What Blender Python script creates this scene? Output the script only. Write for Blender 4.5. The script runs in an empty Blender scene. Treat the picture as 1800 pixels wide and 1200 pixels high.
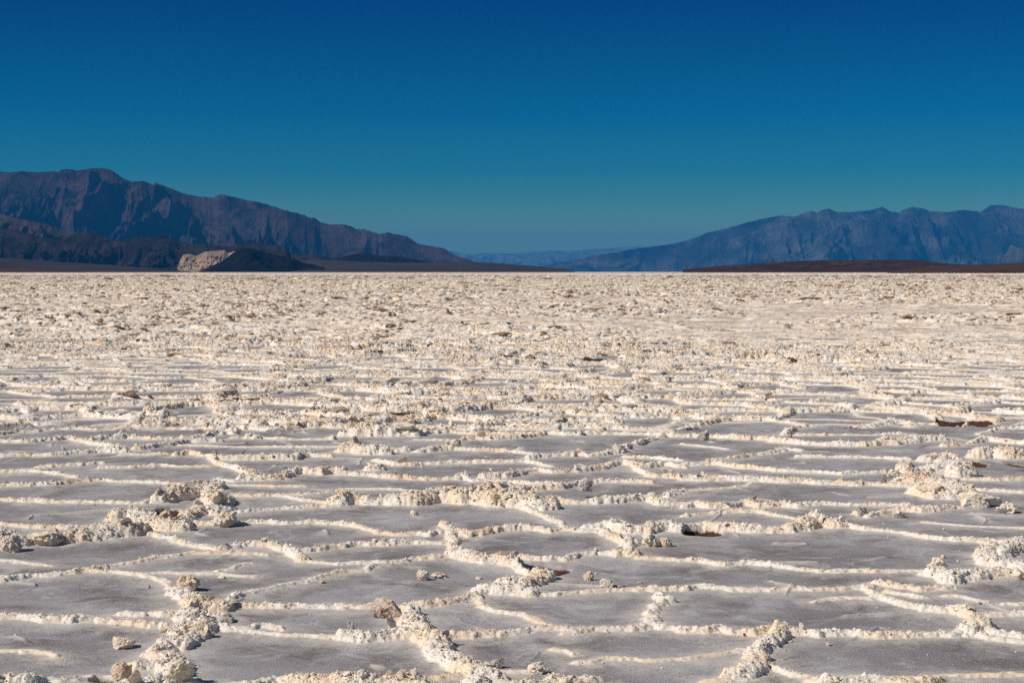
import bpy, math, time
import numpy as np

# ------------------------------------------------------------------ camera, world, sun
S = bpy.context.scene
F_PX, HOR, CAM_H = 2800.0, 477.5, 1.6          # focal length in photo pixels, horizon row, eye height
PITCH = math.atan((600 - HOR) / F_PX)
cam_d = bpy.data.cameras.new("camera"); cam = bpy.data.objects.new("camera", cam_d)
S.collection.objects.link(cam); S.camera = cam
cam_d.sensor_width = 36; cam_d.lens = 36 * F_PX / 1800
cam_d.clip_start = 0.1; cam_d.clip_end = 300000
cam.location = (0, 0, CAM_H); cam.rotation_euler = (math.pi / 2 - PITCH, 0, 0)

SUN_EL, SUN_AZ = math.radians(42), math.radians(248)   # azimuth clockwise from +Y (view axis): left, a little behind
W = bpy.data.worlds.new("World"); S.world = W; W.use_nodes = True
nt = W.node_tree; nt.nodes.clear()
out = nt.nodes.new("ShaderNodeOutputWorld"); bg = nt.nodes.new("ShaderNodeBackground")
sky = nt.nodes.new("ShaderNodeTexSky"); sky.sky_type = 'NISHITA'; sky.sun_disc = False
sky.sun_elevation = SUN_EL; sky.sun_rotation = SUN_AZ; sky.altitude = 0
sky.air_density = 1.0; sky.dust_density = 0.2; sky.ozone_density = 3.0
tc = nt.nodes.new("ShaderNodeTexCoord"); sep = nt.nodes.new("ShaderNodeSeparateXYZ")
nt.links.new(tc.outputs['Generated'], sep.inputs[0])
ramp = nt.nodes.new("ShaderNodeValToRGB")      # polarised desert sky: tint of the sky by height above the horizon
cr = ramp.color_ramp
SKYT = [(0.0, (0.28, 0.42, 0.21)), (0.018, (0.27, 0.41, 0.21)), (0.026, (0.235, 0.38, 0.225)), (0.036, (0.150, 0.322, 0.255)), (0.048, (0.075, 0.262, 0.275)), (0.0626, (0.025, 0.213, 0.292)), (0.0975, (0.0, 0.158, 0.298)),
        (0.1345, (0.0, 0.112, 0.24)), (0.17, (0.0, 0.069, 0.223)), (0.24, (0.10, 0.16, 0.26)), (0.45, (0.22, 0.225, 0.24)), (1.0, (0.22, 0.225, 0.24))]
cr.elements[0].position = SKYT[0][0]; cr.elements[0].color = SKYT[0][1] + (1,)
cr.elements[1].position = SKYT[-1][0]; cr.elements[1].color = SKYT[-1][1] + (1,)
for p_, c_ in SKYT[1:-1]:
    e_ = cr.elements.new(p_); e_.color = c_ + (1,)
mul = nt.nodes.new("ShaderNodeMix"); mul.data_type = 'RGBA'; mul.blend_type = 'MULTIPLY'; mul.inputs[0].default_value = 1
nt.links.new(sep.outputs[2], ramp.inputs[0])
nt.links.new(sky.outputs[0], mul.inputs[6]); nt.links.new(ramp.outputs[0], mul.inputs[7])
nt.links.new(mul.outputs[2], bg.inputs[0]); bg.inputs[1].default_value = 0.15
nt.links.new(bg.outputs[0], out.inputs[0])

sl = bpy.data.lights.new("sun", 'SUN'); sl.energy = 4.4; sl.angle = math.radians(0.53); sl.color = (1, 0.93, 0.83)
so = bpy.data.objects.new("sun", sl); S.collection.objects.link(so)
so.rotation_euler = (math.pi / 2 - SUN_EL, 0, -SUN_AZ + math.pi)
S.view_settings.view_transform = 'Standard'; S.view_settings.look = 'None'
S.view_settings.exposure = 0; S.view_settings.gamma = 1
S.cycles.volume_bounces = 0
S.cycles.max_bounces = 5
S.cycles.use_denoising = False

# ------------------------------------------------------------------ helpers
f32 = np.float32
def hsh(ix, iy, iz, seed):
    h = (ix.astype(np.int64) * 374761393 + iy.astype(np.int64) * 668265263 + iz * 2147483647 + seed * 1274126177) & 0xFFFFFFFF
    h = ((h ^ (h >> 13)) * 1274126177) & 0xFFFFFFFF
    h = ((h ^ (h >> 16)) * 2246822519) & 0xFFFFFFFF
    return ((h ^ (h >> 15)) & 0xFFFFFF).astype(f32) / f32(0xFFFFFF)
def vn2(x, y, seed=0):
    x0 = np.floor(x); y0 = np.floor(y); fx = (x - x0).astype(f32); fy = (y - y0).astype(f32)
    ix = x0.astype(np.int64); iy = y0.astype(np.int64)
    fx = fx * fx * (3 - 2 * fx); fy = fy * fy * (3 - 2 * fy)
    a = hsh(ix, iy, 0, seed); b = hsh(ix + 1, iy, 0, seed); c = hsh(ix, iy + 1, 0, seed); d = hsh(ix + 1, iy + 1, 0, seed)
    return a + (b - a) * fx + (c - a) * fy + (a - b - c + d) * fx * fy
def fbm2(x, y, seed=0, octv=4, g=0.5):
    s = 0; a = 1; n = 0
    for i in range(octv):
        s = s + a * vn2(x * 2 ** i + 17.3 * i, y * 2 ** i - 9.1 * i, seed + i); n += a; a *= g
    return s / n
def ridged(x, y, seed=0, octv=6):
    s = 0; a = 1; n = 0; w = 1
    for i in range(octv):
        v = 1 - np.abs(2 * vn2(x * 2.03 ** i + 31.7 * i, y * 2.03 ** i + 5.2 * i, seed + i) - 1)
        v = v * v * w; w = np.clip(v * 1.6, 0, 1)
        s = s + a * v; n += a; a *= 0.60
    return s / n
def vn3(x, y, z, seed=0):
    x0 = np.floor(x); y0 = np.floor(y); z0 = np.floor(z)
    ix = x0.astype(np.int64); iy = y0.astype(np.int64); iz = z0.astype(np.int64)
    fx = x - x0; fy = y - y0; fz = z - z0
    fx = fx * fx * (3 - 2 * fx); fy = fy * fy * (3 - 2 * fy); fz = fz * fz * (3 - 2 * fz)
    r = 0
    for dz in (0, 1):
        for dy in (0, 1):
            for dx in (0, 1):
                w = (fx if dx else 1 - fx) * (fy if dy else 1 - fy) * (fz if dz else 1 - fz)
                r = r + w * hsh(ix + dx, iy + dy, iz + dz, seed)
    return r.astype(f32)
def worley3(x, y, z, seed=0):                                   # F1 distance
    ix = np.floor(x).astype(np.int64); iy = np.floor(y).astype(np.int64); iz = np.floor(z).astype(np.int64)
    f1 = np.full(x.shape, 9.0, f32)
    for dz in (-1, 0, 1):
        for dy in (-1, 0, 1):
            for dx in (-1, 0, 1):
                cx = ix + dx; cy = iy + dy; cz = iz + dz
                px = cx + hsh(cx, cy, cz, seed) - x; py = cy + hsh(cx, cy, cz, seed + 1) - y; pz = cz + hsh(cx, cy, cz, seed + 2) - z
                np.minimum(f1, (px * px + py * py + pz * pz).astype(f32), out=f1)
    return np.sqrt(f1)
def voronoi_edge(x, y, seed):
    """distance to the nearest cell wall, and a hash of that wall"""
    x = x.astype(np.float64); y = y.astype(np.float64)
    ix = np.floor(x).astype(np.int64); iy = np.floor(y).astype(np.int64)
    d1 = np.full(x.shape, 99., f32); d2 = d1.copy(); p1x = d1.copy(); p1y = d1.copy(); p2x = d1.copy(); p2y = d1.copy()
    h1 = np.zeros(x.shape, f32); h2 = h1.copy()
    for dy in (-1, 0, 1):
        for dx in (-1, 0, 1):
            cx = ix + dx; cy = iy + dy
            ha = hsh(cx, cy, 0, seed)
            px = (cx - x + 0.08 + 0.84 * ha).astype(f32); py = (cy - y + 0.08 + 0.84 * hsh(cx, cy, 0, seed + 7)).astype(f32)
            d = px * px + py * py
            n1 = d < d1; n2 = (~n1) & (d < d2)
            d2 = np.where(n1, d1, np.where(n2, d, d2)); p2x = np.where(n1, p1x, np.where(n2, px, p2x)); p2y = np.where(n1, p1y, np.where(n2, py, p2y))
            h2 = np.where(n1, h1, np.where(n2, ha, h2))
            d1 = np.where(n1, d, d1); p1x = np.where(n1, px, p1x); p1y = np.where(n1, py, p1y); h1 = np.where(n1, ha, h1)
    L = np.sqrt((p2x - p1x) ** 2 + (p2y - p1y) ** 2) + 1e-6
    return (d2 - d1) / (2 * L), np.mod((h1 + h2) * 7.31, 1.0)
def smooth(e0, e1, v):
    t = np.clip((v - e0) / (e1 - e0), 0, 1); return t * t * (3 - 2 * t)
def ray(px, py):
    c, s = math.cos(PITCH), math.sin(PITCH)
    a = (np.asarray(px, float) - 900) / F_PX; b = (600 - np.asarray(py, float)) / F_PX
    return a, c + b * s, b * c - s
def ground_pt(px, py, z=0.0):
    dx, dy, dz = ray(px, py); t = (z - CAM_H) / dz
    return dx * t, dy * t
def link(o, parent=None):
    S.collection.objects.link(o)
    if parent: o.parent = parent
    return o
def mesh_np(name, V, Fc, mat, nside, smooth_sh=True, attrs=None):
    me = bpy.data.meshes.new(name)
    V = np.ascontiguousarray(V, f32); Fc = np.ascontiguousarray(Fc, np.int32)
    me.vertices.add(len(V)); me.vertices.foreach_set("co", V.ravel())
    me.loops.add(Fc.size); me.loops.foreach_set("vertex_index", Fc.ravel())
    me.polygons.add(len(Fc)); me.polygons.foreach_set("loop_start", np.arange(0, Fc.size, nside, dtype=np.int32))
    me.polygons.foreach_set("loop_total", np.full(len(Fc), nside, np.int32))
    me.polygons.foreach_set("use_smooth", np.full(len(Fc), smooth_sh, bool))
    for k, a in (attrs or {}).items():
        at = me.attributes.new(k, 'FLOAT', 'POINT'); at.data.foreach_set("value", np.ascontiguousarray(a, f32).ravel())
    me.update(); me.materials.append(mat)
    return link(bpy.data.objects.new(name, me))
def grid_faces(nr, nc):
    r = np.arange(nr - 1)[:, None] * nc + np.arange(nc - 1)[None]
    r = r.ravel(); return np.stack([r, r + 1, r + 1 + nc, r + nc], 1)

class NB:
    """small node-material builder"""
    def __init__(s, name, rough=0.9):
        s.m = bpy.data.materials.new(name); s.m.use_nodes = True; s.t = s.m.node_tree
        s.b = s.t.nodes['Principled BSDF']; s.b.inputs['Roughness'].default_value = rough
        s.b.inputs['Specular IOR Level'].default_value = 0.25
        s.geo = s.t.nodes.new('ShaderNodeNewGeometry')
    def L(s, a, b): s.t.links.new(a, b)
    def setv(s, sock, v):
        if hasattr(v, 'is_linked') or isinstance(v, bpy.types.NodeSocket): s.L(v, sock)
        else: sock.default_value = v if not isinstance(v, tuple) or len(v) == 4 else v + (1,)
    def noise(s, scale, detail=4, rough=0.55, vec=None, dist=0.0, sc=(1, 1, 1)):
        n = s.t.nodes.new('ShaderNodeTexNoise'); n.inputs['Scale'].default_value = scale
        n.inputs['Detail'].default_value = detail; n.inputs['Roughness'].default_value = rough; n.inputs['Distortion'].default_value = dist
        v = vec or s.geo.outputs['Position']
        if sc != (1, 1, 1):
            m = s.t.nodes.new('ShaderNodeVectorMath'); m.operation = 'MULTIPLY'; m.inputs[1].default_value = sc; s.L(v, m.inputs[0]); v = m.outputs[0]
        s.L(v, n.inputs['Vector']); return n.outputs[0]
    def vor(s, scale, feature='F1', vec=None):
        n = s.t.nodes.new('ShaderNodeTexVoronoi'); n.feature = feature; n.inputs['Scale'].default_value = scale
        s.L(vec or s.geo.outputs['Position'], n.inputs['Vector']); return n.outputs['Distance']
    def attr(s, name):
        n = s.t.nodes.new('ShaderNodeAttribute'); n.attribute_name = name; return n.outputs['Fac']
    def math(s, op, a, b=0.0, c=None, clamp=False):
        n = s.t.nodes.new('ShaderNodeMath'); n.operation = op; n.use_clamp = clamp
        s.setv(n.inputs[0], a); s.setv(n.inputs[1], b)
        if c is not None: s.setv(n.inputs[2], c)
        return n.outputs[0]
    def rng(s, v, a, b, c=0.0, d=1.0):
        n = s.t.nodes.new('ShaderNodeMapRange'); n.interpolation_type = 'SMOOTHSTEP'
        s.L(v, n.inputs[0]); n.inputs[1].default_value = a; n.inputs[2].default_value = b; n.inputs[3].default_value = c; n.inputs[4].default_value = d
        return n.outputs[0]
    def mix(s, f, a, b, mode='MIX'):
        n = s.t.nodes.new('ShaderNodeMix'); n.data_type = 'RGBA'; n.blend_type = mode
        s.setv(n.inputs[0], f); s.setv(n.inputs[6], a); s.setv(n.inputs[7], b); return n.outputs[2]
    def bump(s, h, dist, strength=1.0, nrm=None):
        n = s.t.nodes.new('ShaderNodeBump'); n.inputs['Distance'].default_value = dist; n.inputs['Strength'].default_value = strength
        s.L(h, n.inputs['Height'])
        if nrm: s.L(nrm, n.inputs['Normal'])
        return n.outputs[0]
    def done(s, col, nrm=None):
        s.L(col, s.b.inputs['Base Color'])
        if nrm: s.L(nrm, s.b.inputs['Normal'])
        return s.m

WHITE, CREAM, TAN = (0.81, 0.755, 0.69), (0.79, 0.645, 0.49), (0.54, 0.36, 0.245)
def crust_colour(n):
    c = n.mix(n.rng(n.noise(3.0, 4), 0.38, 0.66), WHITE, CREAM)
    c = n.mix(n.math('MULTIPLY', n.rng(n.noise(14.0, 4), 0.5, 0.75), 0.55), c, CREAM)
    c = n.mix(n.math('MULTIPLY', n.rng(n.noise(1.1, 6, 0.65), 0.56, 0.72), 0.55), c, TAN)
    c = n.mix(n.math('MULTIPLY', n.rng(n.noise(60.0, 3), 0.52, 0.8), 0.3), c, (0.45, 0.34, 0.26))
    return c
def crust_bump(n, k=1.0):
    a = n.bump(n.noise(55, 5, 0.7), 0.012 * k, 0.8)
    return n.bump(n.noise(230, 3, 0.7), 0.004 * k, 0.8, a)

# salt flat
n = NB("salt_flat", 0.85)
sd = n.attr('edge'); mud = n.attr('mud'); rise = n.attr('rise')
pan = n.mix(n.rng(n.noise(0.9, 5, 0.6), 0.35, 0.68), (0.225, 0.208, 0.222), (0.43, 0.412, 0.432))
pan = n.mix(n.math('MULTIPLY', n.rng(n.noise(2.3, 6, 0.7, dist=0.6), 0.48, 0.68), 0.8), pan, (0.115, 0.088, 0.08))
pan = n.mix(n.math('MULTIPLY', n.rng(n.noise(3.7, 6, 0.72, dist=0.8), 0.48, 0.70), 0.75), pan, (0.60, 0.585, 0.585))
pan = n.mix(n.math('MULTIPLY', n.rng(n.noise(150, 3, 0.75), 0.44, 0.66), 0.65), pan, (0.11, 0.095, 0.09))
pan = n.mix(n.math('MULTIPLY', n.rng(n.noise(240, 2, 0.6), 0.56, 0.68), 0.8), pan, (0.72, 0.70, 0.67))
# dusting of salt around the ridges, ragged
wob = n.math('MULTIPLY', n.math('SUBTRACT', n.noise(7, 7, 0.75), 0.5), 0.42)
e1 = n.math('ADD', sd, wob)
dust = n.rng(e1, 0.15, -0.03)
pan = n.mix(n.math('MULTIPLY', dust, 0.62), pan, (0.66, 0.61, 0.555))
e2 = n.math('ADD', sd, n.math('MULTIPLY', n.math('SUBTRACT', n.noise(40, 4, 0.7), 0.5), 0.05))
col = n.mix(n.rng(e2, 0.018, -0.006), pan, crust_colour(n))
col = n.mix(n.math('MULTIPLY', n.attr('dirt_shade'), 0.85), col, n.mix(n.noise(5, 4), (0.20, 0.125, 0.08), (0.46, 0.35, 0.26)))  # brown dirt in the far crust, with ridge shade painted into the same colour
mcol = n.mix(n.noise(25, 4), (0.035, 0.012, 0.007), (0.11, 0.048, 0.030))
col = n.mix(n.rng(n.math('ADD', mud, n.math('MULTIPLY', n.math('SUBTRACT', n.noise(30, 4, 0.7), 0.5), 0.7)), 0.35, 0.6), col, mcol)
nb_ = n.bump(n.noise(130, 4, 0.75), 0.004, 0.9)
nb_ = n.bump(n.noise(14, 4, 0.6), 0.006, 0.6, nb_)
M_FLAT = n.done(col, nb_)
# loose crust
n = NB("salt_crust", 0.85); M_CRUST = n.done(crust_colour(n), crust_bump(n))

# ------------------------------------------------------------------ traced ridges (photo crops at 3x)
# lines: "T:x,y x,y ..."   T = how tall the ridge band reads in that crop
A = """30:0,45 150,40 300,32 450,20 550,15|25:550,15 700,25 850,30 950,35 1050,20|20:1150,40 1300,42 1450,48 1600,45|30:1150,10 1250,20 1350,15 1500,5
30:0,115 150,125 350,130 600,135 750,135 850,110|80:850,110 950,90 1050,60 1130,40|80:1100,60 1150,110 1160,170|25:1190,95 1300,97 1480,95 1600,120 1750,135 1800,130
20:1480,95 1600,90 1800,70|30:1250,185 1350,175 1500,165 1650,155 1800,150|70:620,210 720,200 800,235 880,258 970,262|60:970,250 1000,190 1060,180|40:970,235 1100,245
40:0,245 150,255 270,265 400,260 480,255 620,250 720,240|90:0,345 60,325 110,335|80:110,335 200,330 320,325|78:320,325 450,310 560,300 720,280
30:730,285 850,315 950,340 1050,365 1150,385 1250,370|30:1200,240 1350,235 1500,240 1650,235 1800,245|50:1240,360 1300,350 1400,355 1480,375 1560,400 1620,435|30:1040,400 1200,400 1400,405
35:1520,385 1600,390 1700,380 1800,365|20:1620,445 1800,455|15:0,440 120,450 260,470|35:0,545 130,525 300,515 450,495 560,475 680,455 800,430 900,415 1040,395
25:490,500 620,500 720,515 830,540 900,575 960,610|12:720,515 850,505 1000,510 1140,510 1200,515|20:1150,500 1230,485 1310,455|10:1140,510 1350,525
28:1200,640 1300,605 1450,580 1550,555 1700,525 1800,500|85:960,600 1000,640 1010,690 1010,740 950,820 880,890 830,910|60:1010,700 1120,680 1160,690|80:1080,770 1040,820 960,880|50:1110,740 1200,745
55:0,740 100,735 250,750 400,755 500,745 640,760 750,775 850,790 950,790|50:640,720 740,725|50:800,720 870,725 930,720 1010,690|35:1190,685 1300,680 1420,680 1550,685 1650,685 1800,690
40:1100,770 1200,800 1290,805 1380,790 1480,795|30:1290,815 1450,830 1600,840 1800,855|22:0,925 120,925 250,935 320,950|25:440,1060 600,1050|100:850,930 900,980 920,1040 960,1080 990,1130|55:700,1000 800,990 850,1010"""
B = """80:0,125 80,115 200,120 300,120 400,120 480,105 540,95|100:540,95 640,110 720,110 800,120 900,120 990,125 1060,140|55:1070,130 1150,120 1250,130 1350,125 1480,120 1580,110 1630,100 1680,135 1800,135
40:970,160 1020,185 1100,210 1160,240 1190,265|35:0,245 100,265 200,295 330,300 450,305 530,285|45:560,250 580,300 595,340 595,390
50:590,285 680,305 750,285 850,270 950,265 1050,275 1100,285 1180,270 1250,280 1350,280 1420,310 1500,340 1545,390|40:0,365 90,350 130,355 250,350 350,345 450,345 550,350|30:0,455 150,450 300,445 400,430 500,425 600,415
60:600,400 680,415 760,435 830,430 900,450 960,460|50:940,420 1000,425 1100,430 1200,430 1250,405 1350,395 1450,405 1560,400|60:1290,255 1400,250 1500,275 1600,280 1700,265 1800,270|25:1580,425 1700,435 1800,440
70:960,460 1000,490 1060,520 1000,550 930,560 870,560|25:0,500 100,495 140,480 160,465|60:740,590 850,600 900,600 1000,610|32:1000,615 1150,620 1300,605 1450,600 1600,590 1800,590|50:0,675 80,680 150,680
45:330,680 430,680 530,670 620,650 690,630 740,600|28:700,640 750,680 850,715 950,720 1020,750 1100,780 1150,800|45:1690,620 1720,650 1660,680 1630,720 1640,760|50:520,850 600,840 700,835 800,825 900,820 1000,805 1100,800 1160,800
45:1180,820 1300,800 1400,800 1550,800 1650,785 1800,805|60:0,840 120,850 250,835 350,830 420,830|85:350,720 400,770 450,830 490,880 530,940 600,970 700,1010 780,1050 830,1100|15:820,1030 980,1030|40:110,1075 200,1065 300,1070 500,1070 620,1050 700,1040
8:1120,910 1220,930|15:1250,980 1400,955 1600,965 1800,965"""
C = """30:0,10 120,15 250,8|35:370,10 550,10 650,25 780,25 900,30 1000,35 1100,30 1200,45|12:0,70 180,60 330,45 370,30|55:0,150 60,135 150,150 250,150 330,130 400,150 500,145 600,150
28:600,145 750,140 900,145 1050,145 1200,150|25:0,205 120,190 250,180 400,180 500,200 600,215|60:0,270 100,250 200,265 350,270 500,275|85:560,265 650,250 720,230 800,240 830,240|35:830,240 950,275 1100,280 1200,300 1300,320 1450,330 1550,330 1650,365
45:920,190 970,205 1050,180 1150,170 1250,175 1350,170 1450,155|80:1250,70 1350,90 1430,90|70:1150,10 1300,20 1400,50 1480,80|25:1500,60 1600,70 1800,80|15:1270,240 1400,250 1600,262 1800,268
40:1500,330 1600,330 1700,340 1800,320|60:1810,345 1730,380 1680,410|70:1600,400 1620,440 1700,460 1790,470|30:0,440 80,440 200,460 350,455 500,465 600,485 720,495|25:770,500 880,495 1000,500 1200,495 1300,490
70:1280,500 1350,490 1400,540|65:1430,530 1550,520 1650,500 1740,500|40:0,590 60,575 150,580 300,590 450,590 600,590 800,590 930,580 990,575|50:1020,555 1100,570 1200,575 1250,590 1400,580
45:960,570 1050,630 1150,670 1300,700 1400,710 1480,705|30:1100,600 1230,630|12:700,650 850,640 1000,645|20:1370,630 1480,635 1600,660|25:1700,670 1800,665|65:1480,710 1560,740 1580,790 1500,810|35:1580,730 1700,725 1800,720
45:0,810 100,815 180,795 250,820 350,825 430,805 500,800|62:500,800 490,850 430,900 390,940 370,1000 300,1050 180,1075|50:540,820 620,820 720,835 850,825 1000,830 1150,840 1300,830 1400,830 1550,800 1650,830 1800,850|35:1500,810 1650,860 1800,870
25:0,965 100,945 200,935 330,910|35:400,1000 500,1010 600,1040 700,1060 850,1060 950,1050 1100,1070|25:1200,1060 1400,1050 1600,1045 1800,1050"""
D = """25:0,490 100,480 200,475 300,465 400,460 520,465|22:0,530 150,530 280,520 370,510 480,540 600,555 660,580|30:490,520 600,510 700,500|22:700,510 850,515 1000,510 1130,490 1200,485 1250,480
28:720,570 800,555 900,545 1000,530 1150,525|22:500,440 650,430 850,435 1000,435 1150,450|12:520,465 700,465 900,465|40:1150,430 1230,440 1230,480|22:1230,510 1350,505 1450,515 1600,515 1750,515|45:1310,505 1360,505
12:960,550 1100,555 1300,560 1450,560 1800,560|30:0,605 130,600|30:180,600 280,600 400,590 480,585|35:500,580 600,580 660,580|18:650,600 880,595|25:930,600 1000,590 1100,605 1180,620 1300,615|35:1180,620 1350,620 1540,620 1640,600 1740,605
30:1110,610 1150,640 1250,670 1350,700|20:200,665 300,660 450,650 550,645|22:0,690 150,685 250,690 350,705 400,720|15:540,670 700,665 850,655 950,665 1100,660|50:1280,720 1400,720 1500,710 1570,680 1650,685 1700,690|35:1700,690 1800,690
55:500,340 600,330 700,340|55:720,345 850,330 900,320|45:1000,340 1130,345|60:1220,340 1300,320 1400,320 1470,325|50:200,430 280,420 400,400 500,400|35:560,400 680,395 760,395|45:1000,380 1300,385 1600,400|30:580,170 750,180 930,165"""
E = """25:400,435 600,440 750,440 850,430 930,430|15:930,435 1100,435 1250,440|30:420,490 500,480 570,475 680,485 800,485 900,490 1000,490 1080,480 1200,490 1350,485 1430,485 1600,490 1800,500|25:600,530 650,515 800,515 950,505 1060,490
10:390,520 600,525|60:0,570 50,560 120,580 220,580|40:220,580 350,575|35:400,580 500,570 580,565 610,540|22:610,570 700,575 850,580 1000,590 1060,600|80:50,480 100,480 250,480|70:250,480 380,480
28:990,615 1100,605 1200,600 1240,590 1300,605 1450,590 1480,570 1550,545 1640,520 1700,500 1740,480|20:1500,610 1650,615 1800,630|22:180,630 300,655 450,650 600,640 800,640 980,635 1120,660|28:0,700 150,710 300,720 450,730 600,725 640,715 700,735 850,735 1000,750 1150,755
30:750,715 850,710 950,695 1040,680 1100,690 1250,685 1400,665 1470,640 1520,650|25:1520,640 1560,670 1620,710 1800,720|25:1520,650 1600,665 1700,650 1800,665|30:820,770 860,750|30:900,790 1000,780 1150,770 1220,755 1350,740 1500,740 1640,745
10:0,780 200,785 390,790|30:1720,820 1800,790|50:150,670 200,670|55:830,240 900,225 1000,225 1070,235|40:1000,350 1080,345 1150,350|45:330,300 400,295 480,300|50:100,250 250,250 400,245|40:900,110 1000,100 1150,100"""
Fm = """28:0,425 200,425 400,420 520,420 640,430|25:540,490 600,455 700,440 780,435 900,440 1100,430 1200,430|25:0,500 250,510 480,520|15:600,495 800,495 1000,495 1180,490|32:480,525 650,540 800,545 950,550 1000,540 1100,540 1200,530 1370,510
55:1200,440 1300,420 1350,410|25:180,630 330,605 450,590 550,570 620,580|10:0,545 150,560 230,570|22:620,610 800,610 1000,615 1200,625|25:0,655 150,645 300,665 500,685 700,690 840,700 1050,690|85:1180,680 1300,670 1400,660 1480,690
60:1280,620 1400,610 1460,630|65:1560,600 1650,590 1700,600 1760,600|35:0,720 150,720 350,730 550,740 640,740 780,750 900,755 1000,755 1200,765|22:1480,730 1650,735 1800,725|30:1380,550 1500,540 1600,520 1700,530 1800,540|20:1560,490 1700,460 1800,460
50:820,330 930,315 1090,310|45:1100,320 1250,320|35:0,280 160,280 400,275 600,270|45:1000,540 1200,520 1370,515|60:1240,90 1300,80|30:1300,90 1500,85"""
segs = []
for txt, ox, oy in ((A, 0, 840), (B, 600, 840), (C, 1200, 840), (D, 0, 600), (E, 600, 600), (Fm, 1200, 600)):
    for ln in txt.replace('\n', '|').split('|'):
        T, pts = ln.split(':'); T = float(T)
        P = [tuple(map(float, q.split(','))) for q in pts.split()]
        px = np.array([p[0] for p in P]) / 3 + ox; py = np.array([p[1] for p in P]) / 3 + oy
        dist = CAM_H * F_PX / (py.mean() - HOR)
        band = T / 3 * dist / F_PX
        a = min(0.085, max(0.008, band * (0.62 if oy == 600 else (0.47 if T < 60 else 0.58))))
        w = 0.014 + 0.85 * a * (1.0 if T < 60 else 1.35)
        gx, gy = ground_pt(px, py, a * 0.45)
        for i in range(len(P) - 1): segs.append((gx[i], gy[i], gx[i + 1], gy[i + 1], a, w))
pits = [(300, 902, 34, 8), (967, 1002, 40, 9), (1240, 938, 30, 4), (1700, 744, 55, 5), (1715, 815, 22, 5), (1543, 676, 14, 3),
        (1385, 635, 22, 3), (190, 1197, 24, 4), (1790, 817, 14, 3), (905, 628, 20, 3), (1060, 632, 40, 3), (240, 735, 14, 3)]

# ------------------------------------------------------------------ ground sheet
t0 = time.time()
rows = [0.8]
while rows[-1] < 5.9: rows.append(rows[-1] + 0.06)
while rows[-1] < 60000:
    d = rows[-1]; rows.append(d + 0.0047 * (d / 6) ** (1.35 if d < 700 else 1.5))
Y = np.array(rows)
fine = np.linspace(-0.345, 0.345, 1180)
o_ = 0.345 + 0.9 * (np.linspace(0, 1, 130)[1:] ** 1.5)
U = np.concatenate([-o_[::-1], fine, o_])
NR, NC = len(Y), len(U)
X2 = (U[None] * Y[:, None]).astype(f32); Y2 = np.broadcast_to(Y[:, None], X2.shape).astype(f32)
near_r = int(np.searchsorted(Y, 40.0))
hump = np.zeros(X2.shape, f32); edge = np.full(X2.shape, 0.6, f32)
# traced ridges
xs = X2[:near_r]; ys = Y2[:near_r]
wx = xs + 0.045 * (vn2(xs * 7, ys * 7, 11) - .5) + 0.028 * (vn2(xs * 24, ys * 24, 12) - .5) + 0.014 * (vn2(xs * 60, ys * 60, 14) - .5)
wy = ys + 0.045 * (vn2(xs * 7, ys * 7, 21) - .5) + 0.028 * (vn2(xs * 24, ys * 24, 22) - .5) + 0.014 * (vn2(xs * 60, ys * 60, 24) - .5)
mod = 0.34 + 0.80 * vn2(xs * 4.3, ys * 4.3, 31) + 0.50 * vn2(xs * 14, ys * 14, 32)
for (x0, y0, x1, y1, a, w) in segs:
    R = w + 0.34
    r0 = np.searchsorted(Y, min(y0, y1) - R - .08); r1 = min(near_r, np.searchsorted(Y, max(y0, y1) + R + .08))
    ua = min(x0 / y0, x1 / y1) - (R + .08) / min(y0, y1); ub = max(x0 / y0, x1 / y1) + (R + .08) / min(y0, y1)
    c0 = np.searchsorted(U, ua); c1 = np.searchsorted(U, ub)
    if r1 <= r0 or c1 <= c0: continue
    sl_ = (slice(r0, r1), slice(c0, c1))
    qx = wx[sl_] - x0; qy = wy[sl_] - y0; vx, vy = x1 - x0, y1 - y0
    t = np.clip((qx * vx + qy * vy) / (vx * vx + vy * vy + 1e-9), 0, 1)
    d = np.sqrt((qx - t * vx) ** 2 + (qy - t * vy) ** 2)
    m_ = mod[sl_]; ww = w * (0.65 + 0.45 * m_)
    q = np.clip(1 - (d / ww) ** 2, 0, 1)
    hump[sl_] = np.maximum(hump[sl_], a * m_ * q ** 0.85)
    edge[sl_] = np.minimum(edge[sl_], d - ww)
# natural network elsewhere
blend = smooth(15.2, 17.0, Y2 + 1.2 * (vn2(X2 * .8, Y2 * .8, 5) - .5))
blend = np.maximum(blend, smooth(0.325, 0.335, np.abs(U)[None] + 0 * Y2))
blend = np.maximum(blend, smooth(6.22, 6.05, Y2)).astype(f32)
wX = X2 + 0.30 * (vn2(X2 * 1.3, Y2 * 1.3, 41) - .5) + 0.09 * (vn2(X2 * 5, Y2 * 5, 42) - .5) + 0.04 * (vn2(X2 * 20, Y2 * 20, 43) - .5)
wY = Y2 + 0.30 * (vn2(X2 * 1.3, Y2 * 1.3, 51) - .5) + 0.09 * (vn2(X2 * 5, Y2 * 5, 52) - .5) + 0.04 * (vn2(X2 * 20, Y2 * 20, 53) - .5)
ed, eh = voronoi_edge(wX / 1.0, wY / 1.0, 61); ed = ed * 1.0
heap = fbm2(X2 * 0.35, Y2 * 0.35, 71, 3)
patch = smooth(0.36, 0.64, fbm2(X2 * 0.16, Y2 * 0.10 + 3, 73, 3)).astype(f32)
pk = 1 + (0.55 + 0.85 * patch - 1) * smooth(18, 26, Y2)
far = smooth(14, 60, Y2)
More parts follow.
